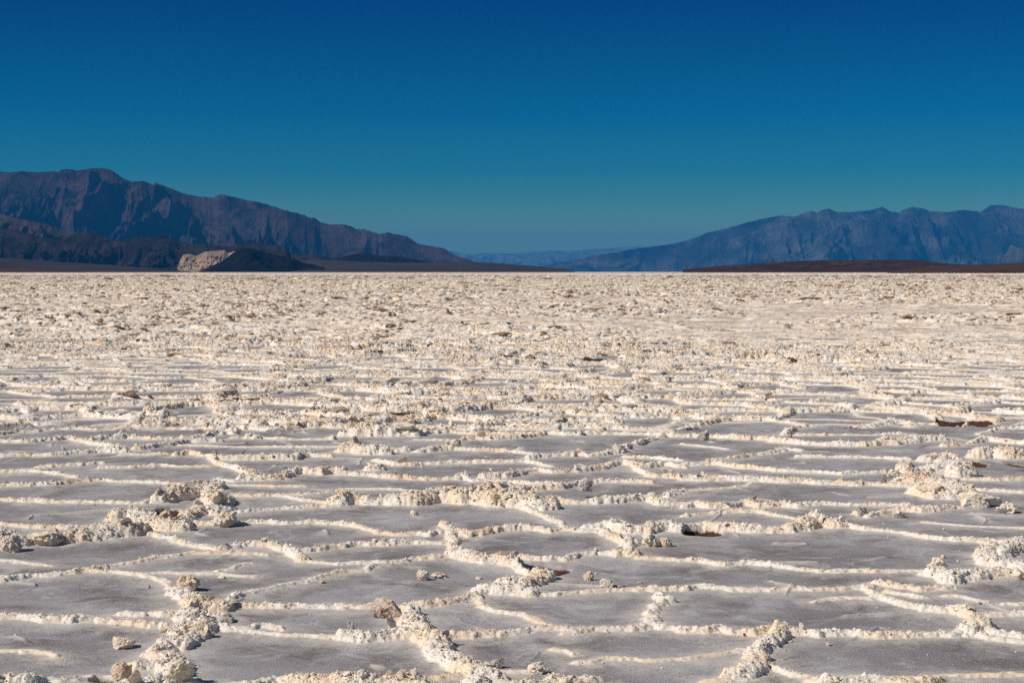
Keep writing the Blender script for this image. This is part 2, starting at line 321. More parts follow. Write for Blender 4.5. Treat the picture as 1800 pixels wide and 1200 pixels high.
amp = (0.020 + 0.034 * eh ** 2 + (0.015 + 0.02 * far) * smooth(0.5, 0.75, heap)) * (0.5 + 0.5 * vn2(X2 * 5, Y2 * 5, 33) + 0.5 * vn2(X2 * 14, Y2 * 14, 34)) * (1 + 0.5 * far + 0.8 * smooth(35, 90, Y2))
amp *= pk; amp = np.where(eh < 0.14, amp * 0.25, amp)
wid = 0.024 + 1.1 * amp + 0.04 * far
hp = amp * np.clip(1 - (ed / wid) ** 2, 0, 1) ** 0.85
ep = ed - wid
ed, eh = voronoi_edge(wX / 2.7 + 3.3, wY / 2.7, 81); ed = ed * 2.7          # pressure ridges between big plates
ampb = (0.025 + 0.055 * eh) * (0.3 + 1.1 * vn2(X2 * 2.2, Y2 * 2.2, 35) ** 1.5 + 0.35 * vn2(X2 * 12, Y2 * 12, 36)) * (0.7 + 0.5 * far + 0.8 * smooth(35, 90, Y2))
ampb *= pk; wid = 0.04 + 1.7 * ampb
hp = np.maximum(hp, ampb * np.clip(1 - (ed / wid) ** 2, 0, 1) ** 0.85); ep = np.minimum(ep, ed - wid)
del wX, wY, ed, eh
hump = np.maximum(hump * (1 - blend), hp * blend); edge = np.where(blend > 0.5, np.minimum(ep, edge + 10 * (blend >= 1)), edge)
# faint hairline ridgelets across the pans
nl = int(np.searchsorted(Y, 34.0))
e3, h3 = voronoi_edge(X2[:nl] / .62 + 5 + .25 * vn2(X2[:nl] * 4, Y2[:nl] * 4, 111), Y2[:nl] / .62 + .25 * vn2(X2[:nl] * 4, Y2[:nl] * 4, 112), 121); e3 = e3 * .62
on = smooth(0.62, 0.72, h3) * smooth(0.35, 0.6, vn2(X2[:nl] * 3, Y2[:nl] * 3, 113))
hl = (0.007 * on * np.exp(-(e3 / 0.010) ** 2)).astype(f32)
edge[:nl] = np.minimum(edge[:nl], e3 * 1.6 + 0.010 + (1 - on) * 0.5)
# jumbled crust between ridges farther out
rub = ((0.012 + 0.05 * smooth(60, 140, Y2)) * far * fbm2(X2 * 4, Y2 * 4, 91, 3) ** 2 * 2).astype(f32)
Z = hump + 0.010 * np.exp(-np.clip(edge, 0, 1) / 0.07) + 0.007 * (fbm2(X2 * 1.5, Y2 * 1.5, 3, 3) - .5) + rub
Z[:nl] += hl
Z *= (1 - smooth(1800, 4000, Y2))
edge = edge - 0.10 * far * smooth(0.45, 0.7, fbm2(X2 * 1.2, Y2 * 1.2, 95, 3))
mudv = np.zeros(X2.shape, f32)
for (px, py, rx, ry) in pits:
    gx, gy = ground_pt(px, py); dd = CAM_H * F_PX / (py - HOR)
    ax = rx * dd / F_PX; ay = ry * dd * dd / (CAM_H * F_PX)
    r0 = np.searchsorted(Y, gy - 3 * ay); r1 = np.searchsorted(Y, gy + 3 * ay)
    q = ((X2[r0:r1] - gx) / ax) ** 2 + ((Y2[r0:r1] - gy) / ay) ** 2
    q += 1.5 * (fbm2(X2[r0:r1] * 9, Y2[r0:r1] * 7, 99, 3) - .5) + 0.5 * np.clip((X2[r0:r1] - gx) / ax, -1, 2)
    m_ = smooth(1.6, 0.7, q); mudv[r0:r1] = np.maximum(mudv[r0:r1], m_)
    Z[r0:r1] = Z[r0:r1] * (1 - 0.95 * m_) - 0.035 * m_
fb = smooth(0.70, 0.80, fbm2(X2 * 0.5 + 9, Y2 * 0.5, 97, 4)) * smooth(17, 22, Y2) * smooth(0.0, 0.08, edge)
mudv = np.maximum(mudv, (fb * 0.8).astype(f32))
dirt_shade = (smooth(18, 70, Y2) * (0.35 + 0.65 * smooth(0.03, 0.0, hump)) * smooth(0.34, 0.54, fbm2(X2 * 1.1 + 4, Y2 * 0.8, 101, 4))).astype(f32)  # far dirt plus painted shade, stronger in the low ground between ridges
P3 = np.stack([X2, Y2, Z.astype(f32)], 2)
# popcorn relief pushed out along the normals of the ridges
def grid_normals(P):
    gu = np.gradient(P, axis=1); gv = np.gradient(P, axis=0)
    nn = np.cross(gu, gv); nn /= np.linalg.norm(nn, axis=2, keepdims=True) + 1e-12
    return nn.astype(f32)
rr = int(np.searchsorted(Y, 45.0)); rs = int(np.searchsorted(Y, 5.9))
sub = P3[rs:rr]; NN = grid_normals(sub)
lump = smooth(0.004, 0.022, hump[rs:rr]) * (1 - mudv[rs:rr])
idx = np.nonzero((lump > 0.02) & (np.abs(U)[None] < 0.36))
p = sub[idx].astype(np.float64)
g_ = np.where(p[:, 1] < 15, 1.0, np.where(p[:, 1] < 26, 1.7, 2.8))                                 # keep the relief coarser where it is farther off
c1 = 0.034 * g_; c2 = 0.014 * g_
w1 = worley3(p[:, 0] / c1, p[:, 1] / c1, p[:, 2] / c1, 200); w2 = worley3(p[:, 0] / c2, p[:, 1] / c2, p[:, 2] / c2, 210)
disp = (0.55 - w1) * 0.019 * np.minimum(g_, 2.2) + (0.55 - w2) * 0.010 * np.minimum(g_, 2)
disp *= lump[idx]
sub[idx] += NN[idx] * disp[:, None].astype(f32)
P3[rs:rr] = sub
print("ground", NR, NC, round(time.time() - t0, 1))
g = mesh_np("salt_flat", P3.reshape(-1, 3), grid_faces(NR, NC), M_FLAT, 4, True, {"edge": edge, "mud": mudv, "rise": hump, "dirt_shade": dirt_shade})
g["kind"] = "structure"; g["label"] = "grey salt pans cut by raised cream salt ridges reaching to the horizon"
# plain salt beyond and behind
n = NB("salt_plain", 0.9); M_PLAIN = n.done(crust_colour(n))
B_ = 70000.0
o = mesh_np("salt_plain", np.array([(-B_, -3000, -0.12), (B_, -3000, -0.12), (B_, B_, -0.12), (-B_, B_, -0.12)]), np.array([[0, 1, 2, 3]]), M_PLAIN, 4)
o["kind"] = "structure"

# ------------------------------------------------------------------ salt nodules grown on the ridges
rng = np.random.default_rng(5)
def ico(level):
    t = (1 + 5 ** .5) / 2
    v = [(-1, t, 0), (1, t, 0), (-1, -t, 0), (1, -t, 0), (0, -1, t), (0, 1, t), (0, -1, -t), (0, 1, -t), (t, 0, -1), (t, 0, 1), (-t, 0, -1), (-t, 0, 1)]
    v = [np.array(a) / np.linalg.norm(a) for a in v]
    f = [(0, 11, 5), (0, 5, 1), (0, 1, 7), (0, 7, 10), (0, 10, 11), (1, 5, 9), (5, 11, 4), (11, 10, 2), (10, 7, 6), (7, 1, 8),
         (3, 9, 4), (3, 4, 2), (3, 2, 6), (3, 6, 8), (3, 8, 9), (4, 9, 5), (2, 4, 11), (6, 2, 10), (8, 6, 7), (9, 8, 1)]
    for _ in range(level):
        c = {}; nf = []
        def mid(a, b):
            k = (min(a, b), max(a, b))
            if k not in c:
                m = v[a] + v[b]; v.append(m / np.linalg.norm(m)); c[k] = len(v) - 1
            return c[k]
        for a, b, d in f:
            ab, bd, da = mid(a, b), mid(b, d), mid(d, a); nf += [(a, ab, da), (b, bd, ab), (d, da, bd), (ab, bd, da)]
        f = nf
    return np.array(v), np.array(f)
def shape_lump(level, seed, rough=0.5, pop=1.0):
    v, f = ico(level); s = seed * 13.7
    r = 0.72 + rough * (vn3(v[:, 0] * 1.6 + s, v[:, 1] * 1.6, v[:, 2] * 1.6, seed) - .5) * 1.3 + rough * .6 * (vn3(v[:, 0] * 4 + s, v[:, 1] * 4, v[:, 2] * 4, seed + 3) - .5)
    if level >= 3:
        r = r + pop * 0.16 * (0.55 - worley3(v[:, 0] * 2.6 + s, v[:, 1] * 2.6, v[:, 2] * 2.6, seed + 5)) + pop * 0.08 * (0.5 - worley3(v[:, 0] * 6 + s, v[:, 1] * 6, v[:, 2] * 6, seed + 6))
    return v * r[:, None], f
def scatter(name, P, rad, level, label, seedb, squash=(0.6, 1.0), smooth_sh=True, mat=None, flat=None, aniso=None):
    N = len(P); lib = [shape_lump(level, seedb + k) for k in range(7)]
    q = rng.normal(size=(N, 4)); q /= np.linalg.norm(q, axis=1)[:, None]
    w, x, y, z = q.T
    Rm = np.stack([1 - 2 * (y * y + z * z), 2 * (x * y - z * w), 2 * (x * z + y * w), 2 * (x * y + z * w), 1 - 2 * (x * x + z * z), 2 * (y * z - x * w),
                   2 * (x * z - y * w), 2 * (y * z + x * w), 1 - 2 * (x * x + y * y)], 1).reshape(N, 3, 3)
    kind = rng.integers(0, 7, N); nv = len(lib[0][0]); Fb = lib[0][1]
    B0 = np.stack([l[0] for l in lib])[kind]
    B0 = B0 * rng.uniform(*squash, (N, 1, 3))
    if aniso: B0 = B0 * np.array(aniso)
    if flat:                                                     # blocks that lie along the crust instead of tumbling
        th = rng.normal(0, 0.5, N); c_, s_ = np.cos(th), np.sin(th); o1 = np.zeros(N)
        Rm = np.stack([c_, -s_, o1, s_, c_, o1, o1, o1, o1 + 1], 1).reshape(N, 3, 3)
        B0 = B0 * (np.array(flat) * np.exp(rng.normal(0, .3, (N, 3))))[:, None, :]
    V = np.einsum('nij,nkj->nki', Rm, B0) * rad[:, None, None] + P[:, None, :]
    Fc = (Fb[None] + (np.arange(N) * nv)[:, None, None]).reshape(-1, 3)
    o = mesh_np(name, V.reshape(-1, 3), Fc, mat or M_CRUST, 3, smooth_sh)
    o["kind"] = "stuff"; o["label"] = label
    return o
Wt = hump.copy()
dU = np.gradient(U); dY = np.gradient(Y)
area = (dU[None] * Y[:, None] * dY[:, None])
vis = (np.abs(X2) < 0.345 * Y2 + 1.0) & (Y2 > 5.6)
def pick(N, lo, hi, hmin, dens):
    r0, r1 = np.searchsorted(Y, lo), np.searchsorted(Y, hi)
    h = Wt[r0:r1]; wgt = np.where((h > hmin) & vis[r0:r1] & (mudv[r0:r1] < .2), area[r0:r1] * dens(Y2[r0:r1], h) * np.where(Y2[r0:r1] > 17, 0.3 + 1.3 * patch[r0:r1], 1), 0).ravel()
    cs = np.cumsum(wgt); k = np.searchsorted(cs, rng.random(N) * cs[-1]); k = np.clip(k, 0, len(wgt) - 1)
    P = P3[r0:r1].reshape(-1, 3)[k].astype(np.float64)
    P[:, 0] += rng.normal(0, .004, N); P[:, 1] += rng.normal(0, .004, N)
    return P, h.ravel()[k]
P, h = pick(90000, 5.6, 12.5, 0.012, lambda y, h: (h + .08) / y)
rad = 0.0030 * np.exp(rng.normal(0, .5, len(P))) * (0.8 + 6 * h) * (P[:, 1] / 8) ** .5; P[:, 2] += rad * .2
scatter("salt_crystals", P, rad, 1, "small cream salt nodules crusted over the nearest ridges", 300)
P, h = pick(125000, 11, 36, 0.018, lambda y, h: (h + .02) / y ** 1.2)
rad = 0.0070 * np.exp(rng.normal(0, .42, len(P))) * (0.8 + 4 * h) * (P[:, 1] / 13) ** .8; P[:, 2] += rad * .2
scatter("salt_crystals", P, rad, 0, "salt nodules crusted over the ridges in the middle distance", 320, smooth_sh=False)
r1_ = int(np.searchsorted(Y, 17))
P, h = pick(5200, 5.6, 17, -1, lambda y, h: np.exp(-np.clip(edge[int(np.searchsorted(Y, 5.6)):r1_], 0, 1) / 0.07) * (h < 0.006) / y)
rad = 0.0030 * np.exp(rng.normal(0, .55, len(P))) * (P[:, 1] / 8) ** .4; P[:, 2] += rad * .4
scatter("salt_crumbs", P, rad, 0, "tiny loose crumbs of salt strewn on the grey pans beside the ridges", 330, smooth_sh=False)
P, h = pick(560, 5.6, 16, 0.040, lambda y, h: h * h)
rad = 0.017 * np.exp(rng.normal(0, .3, len(P))) * (0.7 + 6 * h); P[:, 2] += rad * .1
scatter("salt_clumps", P, rad, 3, "knobbly cream salt clumps piled along the larger ridges", 340)
P, h = pick(26000, 15, 260, 0.05, lambda y, h: h / y ** 1.3)
rad = 0.032 * np.exp(rng.normal(0, .45, len(P))) * (P[:, 1] / 25) ** .35; P[:, 2] += rad * .25
scatter("salt_clumps", P, rad, 1, "broken salt lumps scattered on the far crust", 360, smooth_sh=False, flat=(2.6, 1.1, .75))
P, h = pick(1900, 5.6, 18, 0.020, lambda y, h: h + .02)
rad = 0.013 * np.exp(rng.normal(0, .45, len(P))) * (P[:, 1] / 9) ** .4; P[:, 2] += rad * .35
scatter("salt_plates", P, rad, 2, "thin broken plates of crust tipped up along the near ridges", 400, smooth_sh=False, aniso=(1.7, 1.2, .33))
n = NB("shade_salt", 0.9); M_SHADE = n.done(n.mix(n.rng(n.noise(9, 4), 0.4, 0.6), (0.16, 0.095, 0.06), (0.42, 0.31, 0.22)), crust_bump(n))  # dark brown that paints the shaded sides of far ridges
P, h = pick(15000, 17, 600, 0.02, lambda y, h: h / y ** 1.45)
rad = 0.026 * np.exp(rng.normal(0, .5, len(P))) * (P[:, 1] / 25) ** .6
scatter("shade_clumps", P, rad, 1, "added dark brown salt lumps coloured as the shaded ridge sides of the far crust", 420, smooth_sh=False, flat=(3.2, 1.1, .7), mat=M_SHADE)  # lumps added as dark streaks for the shaded ridge sides
P, h = pick(32000, 180, 1600, -1, lambda y, h: y ** -1.6)
rad = 0.10 * np.exp(rng.normal(0, .5, len(P))) * (P[:, 1] / 300) ** .45
scatter("salt_clumps", P, rad, 1, "rough salt blocks along the far edge of the flat", 380, smooth_sh=False, flat=(2.2, 1.3, .8))
print("nodules", round(time.time() - t0, 1))

# ------------------------------------------------------------------ loose rocks, each a thing of its own
def rock_mat(name, kind):
    n = NB(name, 0.85)
    if kind == 'brown':
        c = n.mix(n.rng(n.noise(11, 5, 0.65), 0.40, 0.50), (0.17, 0.085, 0.055), (0.66, 0.54, 0.45))
        c = n.mix(n.math('MULTIPLY', n.rng(n.noise(45, 4), 0.5, 0.7), 0.6), c, (0.36, 0.21, 0.13))
    elif kind == 'tan':
        c = n.mix(n.rng(n.noise(12, 5), 0.4, 0.65), (0.76, 0.62, 0.48), (0.62, 0.46, 0.33))
    elif kind == 'red':
        c = n.mix(n.noise(200, 2), (0.55, 0.03, 0.015), (0.35, 0.02, 0.01))
    elif kind == 'grey':
        c = n.mix(n.rng(n.noise(10, 5), 0.35, 0.65), (0.70, 0.66, 0.62), (0.42, 0.36, 0.31))
    else:
        c = n.mix(n.rng(n.noise(12, 5), 0.4, 0.65), (0.84, 0.76, 0.65), (0.74, 0.59, 0.44))
    return n.done(c, crust_bump(n, 0.8))
RM = {k: rock_mat('salt_rock_' + k, k) for k in ('cream', 'tan', 'brown', 'grey', 'red')}
ROCKS = [  # name, centre px, base px, width px, height px, depth ratio, tilt, sink, colour, label, category
 ('salt_boulder', 390, 928, 48, 34, .9, 8, .0, 'cream', 'big rounded cream boulder beside the heap with the dark brown hole', 'boulder'),
 ('salt_slab', 680, 1090, 54, 42, .7, -12, .0, 'brown', 'reddish brown faced block standing up from the ridge', 'rock'),
 ('salt_rock', 213, 1142, 40, 24, .9, 0, .0, 'cream', 'pointed cream rock lying alone on the grey pan at bottom left', 'rock'),
 ('salt_rock', 328, 1041, 46, 26, .8, 12, .01, 'tan', 'tan lump with jagged top where the ridge turns above the thick chunky ridge', 'rock'),
 ('salt_rock', 209, 1196, 38, 32, .9, 0, .0, 'tan', 'tan rock at the bottom edge left of the largest boulder', 'rock'),
 ('salt_boulder', 312, 1208, 52, 46, .9, 5, .0, 'cream', 'largest cream boulder at the bottom edge on the chunky ridge', 'boulder'),
 ('salt_pebble', 728, 907, 15, 12, .9, 0, .0, 'cream', 'small round pebble alone on the pan below the tallest ridge', 'pebble'),
 ('salt_rock', 743, 1020, 23, 22, .8, 0, .0, 'cream', 'upright knobbly rock touching a flat flake on the middle pan', 'rock'),
 ('salt_flake', 773, 1016, 32, 11, .6, 4, .0, 'cream', 'thin flat flake right of the upright knobbly rock', 'rock'),
 ('salt_rock', 1035, 1021, 20, 21, .8, 10, .0, 'tan', 'small pointed rock right of the dark stain, the left one of two', 'rock'),
 ('salt_rock', 1067, 1035, 26, 18, .8, 0, .0, 'cream', 'small squarish rock just below and right of the pointed one', 'rock'),
 ('salt_boulder', 1146, 963, 34, 30, .9, -8, .0, 'cream', 'round pale boulder in front of the ridge at the centre right', 'boulder'),
 ('salt_rock', 1171, 962, 24, 19, .8, 0, .0, 'tan', 'shaded lump leaning on the right side of the round pale boulder', 'rock'),
 ('salt_rock', 873, 1177, 26, 20, .8, 0, .0, 'grey', 'greyish rock beside the thick ridge at the bottom centre', 'rock'),
 ('salt_rock', 947, 1188, 41, 22, .6, 8, .0, 'cream', 'long loaf shaped rock alone on the pan at bottom centre', 'rock'),
 ('salt_rock', 1028, 876, 28, 24, .8, 0, .05, 'grey', 'dark grey knob perched on top of the long ridge', 'rock'),
 ('salt_slab', 874, 894, 30, 24, .7, 20, .0, 'tan', 'pinkish tan wedge leaning against the tallest ridge', 'rock'),
 ('salt_boulder', 856, 886, 66, 38, .8, 4, .0, 'tan', 'broad pinkish hump rising from the tallest ridge', 'boulder'),
 ('salt_slab', 1730, 893, 78, 30, .6, 4, .0, 'cream', 'long cream slab lying off the right end of the big heap', 'rock'),
 ('salt_rock', 1772, 902, 38, 23, .8, 0, .0, 'cream', 'cream rock at the right end of the long cream slab', 'rock'),
 ('salt_slab', 1650, 878, 62, 24, .8, 0, .0, 'tan', 'low domed tan crust in front of the big heap', 'rock'),
 ('salt_rock', 1576, 839, 29, 16, .7, 12, .0, 'cream', 'wedge shaped rock alone on the pan left of the big heap', 'rock'),
 ('salt_flake', 1238, 775, 23, 17, .5, -30, .0, 'grey', 'white tilted shard leaning on a thin ridge', 'rock'),
 ('salt_rock', 1700, 750, 18, 15, .9, 0, .0, 'tan', 'round brownish rock standing in the long dark brown streak', 'rock'),
 ('salt_boulder', 1776, 808, 27, 25, .9, 0, .0, 'cream', 'tall rounded knob at the right end of the far right heap', 'boulder'),
 ('salt_rock', 1763, 807, 17, 18, .9, 0, .0, 'tan', 'small tan knob left of the tall rounded knob', 'rock'),
 ('salt_pebble', 1658, 981, 9, 8, .9, 0, .0, 'tan', 'tiny pebble alone in the wide pan on the right', 'pebble'),
 ('salt_pebble', 1458, 1136, 13, 7, .9, 0, .0, 'cream', 'little flat pebble just below the bottom right ridge', 'pebble'),
 ('salt_rock', 1581, 911, 24, 18, .8, 0, .0, 'cream', 'small rounded rock under the knobbly row on the right', 'rock'),
 ('salt_rock', 1518, 911, 24, 18, .8, 0, .0, 'grey', 'greyish rock at the left end of the knobbly row on the right', 'rock'),
 ('salt_boulder', 72, 962, 72, 26, .6, 0, .0, 'cream', 'furry looking long lump on the thick ridge at the left edge', 'boulder'),
 ('salt_boulder', 14, 972, 40, 34, .9, 0, .0, 'cream', 'rounded cream lump cut off by the left edge of the picture', 'boulder'),
 ('salt_rock', 1792, 1021, 22, 19, .9, 0, .0, 'cream', 'cream rock at the right edge below the curving thick ridge', 'rock'),
 ('salt_boulder', 1650, 1004, 36, 26, .8, 0, .0, 'cream', 'knobbly pile top where three ridges meet on the right', 'boulder'),
 ('salt_pebble', 566, 1026, 12, 7, .9, 0, .0, 'tan', 'small pebble below the slanting grey ridge', 'pebble'),
 ('salt_flake', 389, 1018, 16, 7, .7, 0, .0, 'cream', 'small flake by the thin curved ridge on the left', 'rock'),
 ('salt_pebble', 842, 1018, 13, 6, .8, 0, .0, 'cream', 'flat pebble between the flake and the dark stain', 'pebble'),
 ('salt_pebble', 1125, 1025, 8, 6, .8, 0, .0, 'cream', 'tiny pebble right of the squarish rock', 'pebble'),
 ('salt_rock', 289, 1113, 20, 11, .8, 0, .0, 'cream', 'small lump under the ridge left of the chunky junction', 'rock'),
 ('salt_rock', 395, 1097, 32, 18, .8, 0, .0, 'grey', 'oval grey knob sticking out right of the chunky junction', 'rock'),
 ('salt_rock', 289, 908, 26, 22, .8, 0, .0, 'tan', 'tan block on the front rim of the dark brown hole', 'rock'),
 ('salt_boulder', 383, 902, 30, 38, .8, 0, .0, 'tan', 'tall upright block behind the big rounded cream boulder', 'boulder'),
 ('salt_rock', 347, 904, 24, 20, .8, 0, .02, 'grey', 'dark sided lump at the right end of the brown hole', 'rock'),
 ('red_speck', 1309, 1122, 5, 5, .9, 0, .012, 'red', 'tiny bright red speck lying on the bottom right ridge', 'berry'),
]
for i, (nm, cx, by, wp, hp_, dr, tilt, sink, colr, lab, cat) in enumerate(ROCKS):
    gx, gy = ground_pt(cx, by); dd = gy; w_ = wp * dd / F_PX; h_ = hp_ * dd / F_PX; dep = w_ * dr
    v, f = shape_lump(5 if wp > 18 else 3, 500 + i * 3, 0.3 if colr == 'brown' else 0.55, 1.0 if 'boulder' in nm else 0.4)
    rr_ = np.random.default_rng(900 + i)
    for _k in range(9 if 'slab' in nm else 6):                    # broken faces
        nn_ = rr_.normal(size=3); nn_ /= np.linalg.norm(nn_); ex_ = np.maximum(0, v @ nn_ - rr_.uniform(.42, .62) * (0.8 if 'slab' in nm else 1))
        v = v - (0.45 if 'boulder' in nm else 0.85) * ex_[:, None] * nn_
    ln_ = np.linalg.norm(v, axis=1, keepdims=True); un_ = v / ln_
    v = v + un_ * (0.10 * (0.5 - worley3(un_[:, 0] * 4 + i, un_[:, 1] * 4, un_[:, 2] * 4, 77)) + 0.07 * (0.5 - worley3(un_[:, 0] * 10 + i, un_[:, 1] * 10, un_[:, 2] * 10, 78)))[:, None]
    v = v - (v.max(0) + v.min(0)) / 2; v = v / (v.max(0) - v.min(0))
    a_ = math.radians(tilt); c_, s_ = math.cos(a_), math.sin(a_)
    v = v * np.array([w_, dep, h_ * 1.18]); v = np.stack([v[:, 0] * c_ + v[:, 2] * s_, v[:, 1], -v[:, 0] * s_ + v[:, 2] * c_], 1)
    zlo = v[:, 2].min(); v[:, 2] = np.maximum(v[:, 2] - zlo, h_ * .16) - h_ * .16      # flat underside
    # rest it on whatever surface is there
    cy = gy + dep * .45
    r = int(np.searchsorted(Y, cy)); c = int(np.searchsorted(U, gx / cy))
    zg = float(np.percentile(P3[r - 3:r + 4, max(c - 6, 0):c + 7, 2], 25)) if sink == 0 else sink
    o = mesh_np(nm, v, f, RM[colr], 3, True)
    o.location = (float(gx), float(cy), min(zg, 0.02) - 0.003 - 0.08 * h_ if sink == 0 else sink)
    o["label"] = lab; o["category"] = cat
    if cat == 'berry': o["label"] = lab
print("rocks", round(time.time() - t0, 1))

# ------------------------------------------------------------------ hills and mountains
def mountain_mat(name, base, alt, dark, sc, streak=1.0, bumpd=0.0, extra=None):
    n = NB(name, 0.95); n.b.inputs['Specular IOR Level'].default_value = 0.0
    c = n.mix(n.rng(n.noise(sc, 6, 0.62), 0.4, 0.62), base, alt)
    c = n.mix(n.math('MULTIPLY', n.rng(n.noise(sc * 3.1, 6, 0.7, dist=0.5), 0.45, 0.68), streak), c, dark)
    if extra:
        c = n.mix(n.math('MULTIPLY', n.rng(n.noise(extra[1], 4, 0.6), extra[2], extra[3]), extra[4]), c, extra[0])
    nr = n.bump(n.noise(sc * 7, 7, 0.72, dist=0.7), bumpd, 1.0) if bumpd else None
    return n.done(c, nr)
def hill(name, sil, Yc, front, mat, amp, wl, label, back=0.25, seed=0, ncol=None, nrow=200, power=0.72, gully=1.0, foot=None, sm=0.6, fringe=0.0):
    """terrain whose crest, at distance Yc, has the given outline; it falls towards the flat over `front` metres"""
    sx = np.array([s[0] for s in sil], float); sy = np.array([s[1] for s in sil], float)
    ncol = ncol or int(max(60, (sx[-1] - sx[0]) * 1.1))
    px = np.linspace(sx[0], sx[-1], ncol); py = np.interp(px, sx, sy)
    py = py + sm * (fbm2(px / 5, px * 0, 800 + seed, 5, 0.65) - .5) * 2
    dx, dy, dz = ray(px, py)
    ux = dx / dy; el = np.maximum(dz / dy + CAM_H / Yc, 0)         # apparent slope of the crest
    tf = np.linspace(0, 1, nrow)[:, None]; nb = max(6, int(nrow * .12)); tb = np.linspace(0, 1, nb + 1)[1:, None]
    wob = 1 + 0.10 * (fbm2(px[None] / 40, px[None] * 0, 820 + seed, 3) - .5)
    Yr = np.concatenate([Yc - front * (1 - tf) * wob, Yc + back * front * tb + 0 * px[None]], 0)
    Xr = ux[None] * Yr; Zc = el[None] * Yc
    kw = max(4, ncol // 14); kk = np.hanning(2 * kw + 1); kk /= kk.sum()
    elb = np.convolve(np.pad(el, kw, mode='edge'), kk, mode='valid')
    t = np.concatenate([tf + 0 * px[None], 1 - tb + 0 * px[None]], 0)
    fr = smooth(0.86, 1.0, t); basez = (Zc * fr + elb[None] * Yc * (1 - fr)) * t ** power * (1 - 0.04 * np.sin(np.pi * t))
    wxx = Xr / wl + 0.6 * (fbm2(Xr / wl * 1.3, Yr / wl * 1.3, 840 + seed, 3) - .5); wyy = Yr / wl + 0.6 * (fbm2(Xr / wl * 1.3, Yr / wl * 1.3, 850 + seed, 3) - .5)
    yy = Yr - Yc; wpx = 0.30 * (fbm2(Xr / wl * 1.6, Yr / wl * .5, 840 + seed, 4) - .5); wpy = 0.5 * (fbm2(Xr / wl, Yr / wl * .4, 850 + seed, 3) - .5)
    r1 = ridged((Xr + 0.34 * yy) / wl + wpx, yy / (3.2 * wl) + wpy + 20, 860 + seed, 6)
    r2 = ridged((Xr - 0.27 * yy) / wl * 3.1 + wpx * 3, yy / (1.0 * wl) + wpy + 40, 880 + seed, 6)
    r3 = ridged((Xr + 0.05 * yy) / wl * 8 + wpx * 8, yy / wl * 2.2 + wpy * 2 + 60, 890 + seed, 5)
    rd = 0.50 * r1 + 0.38 * r2 + 0.20 * r3
    env = np.clip(2.2 * t, 0, 1) * np.clip((1 - t) * 7, 0, 1) ** 0.7 * np.clip(Zc / (Zc.max() * .35), 0, 1)
    z = basez - amp * (0.80 - rd) * env
    lim = el[None] * Yr * (0.995 - 0.02 * (1 - t)) 
    z = np.where(t >= 0.999, Zc + 0 * t, np.minimum(z, lim))
    z = np.maximum(z, 0.02 * Zc * t)
    z = np.where(t <= 0, -2.0, z)
    V = np.stack([Xr, Yr, z], 2)
    o = mesh_np(name, V.reshape(-1, 3), grid_faces(V.shape[0], ncol), mat, 4, True)
    o["kind"] = "structure"; o["label"] = label
    return o

far_s = [(770, 446), (792, 441), (803, 443), (814, 446), (833, 447), (847, 444), (867, 445), (889, 445), (905, 446), (930, 442.5), (950, 442), (978, 440), (994, 442), (1017, 440), (1050, 437), (1072, 436), (1119, 433), (1147, 434), (1178, 430.5), (1260, 430)]
hill("mountain_range", far_s, 52000, 9000, mountain_mat("rock_far", (0.12, 0.15, 0.12), (0.18, 0.20, 0.155), (0.07, 0.085, 0.075), 0.0006), 500, 2600, "faintest lowest blue mountain ridge on the horizon between the two ranges", seed=1, nrow=160)
right_s = [(905, 478), (940, 470), (980, 462), (1020, 455), (1060, 447), (1100, 440), (1150, 433), (1186, 428), (1222, 417.6), (1244, 408.6), (1276, 402), (1312, 391.6), (1338, 385), (1352, 382), (1374, 379), (1399, 381), (1410, 376), (1426, 370), (1437, 374), (1447, 368.5), (1457, 366.4), (1471, 373), (1498, 372.5), (1518, 370.7), (1536, 368), (1552, 363.5), (1565, 371.8), (1580, 374), (1594, 366.4), (1605, 363.5), (1623, 367), (1634, 371), (1666, 373), (1691, 369), (1713, 371), (1724, 372.5), (1742, 360), (1764, 360.6), (1782, 364.5), (1800, 368), (1850, 372), (1900, 368), (2000, 380)]
hill("mountain_range", right_s, 30000, 13000, mountain_mat("rock_right", (0.036, 0.038, 0.034), (0.135, 0.125, 0.10), (0.010, 0.012, 0.014), 0.0008, 1.0, bumpd=120), 1700, 3000, "long hazy blue mountain range rising to several peaks on the right", seed=2, nrow=520, sm=1.3, power=1.0)
left_s = [(-220, 330), (-120, 318), (-60, 305), (0, 301), (8, 303), (42, 301), (72, 303), (89, 301), (103, 302), (108, 298), (125, 297.5), (133, 300), (150, 298), (161, 294.7), (178, 296), (194, 298), (205, 305), (219, 314.7), (230, 319.4), (250, 318), (267, 323.6), (275, 321.7), (294, 328.6), (314, 337), (333, 342.5), (358, 346), (375, 348), (383, 343), (394, 342), (417, 347.5), (433, 352), (458, 356), (478, 362), (500, 369.4), (522, 374), (542, 381), (555, 384), (564, 391), (578, 394.5), (600, 394), (617, 398), (625, 403), (642, 403), (653, 407), (667, 411), (683, 409), (703, 413), (717, 416), (728, 424.5), (742, 430), (755, 431.4), (764, 434), (778, 435.5), (786, 440), (797, 447), (811, 452), (828, 456.4), (836, 461), (850, 464)]
hill("mountain_range", left_s, 14000, 5000, mountain_mat("rock_left", (0.044, 0.027, 0.029), (0.105, 0.070, 0.070), (0.009, 0.010, 0.011), 0.0016, 1.0, bumpd=70, extra=((0.10, 0.048, 0.042), 0.0015, 0.52, 0.68, 0.5)), 1150, 1500, "dark rugged purple brown mountain range falling from upper left to the centre", seed=3, nrow=560, sm=1.6, power=0.95)
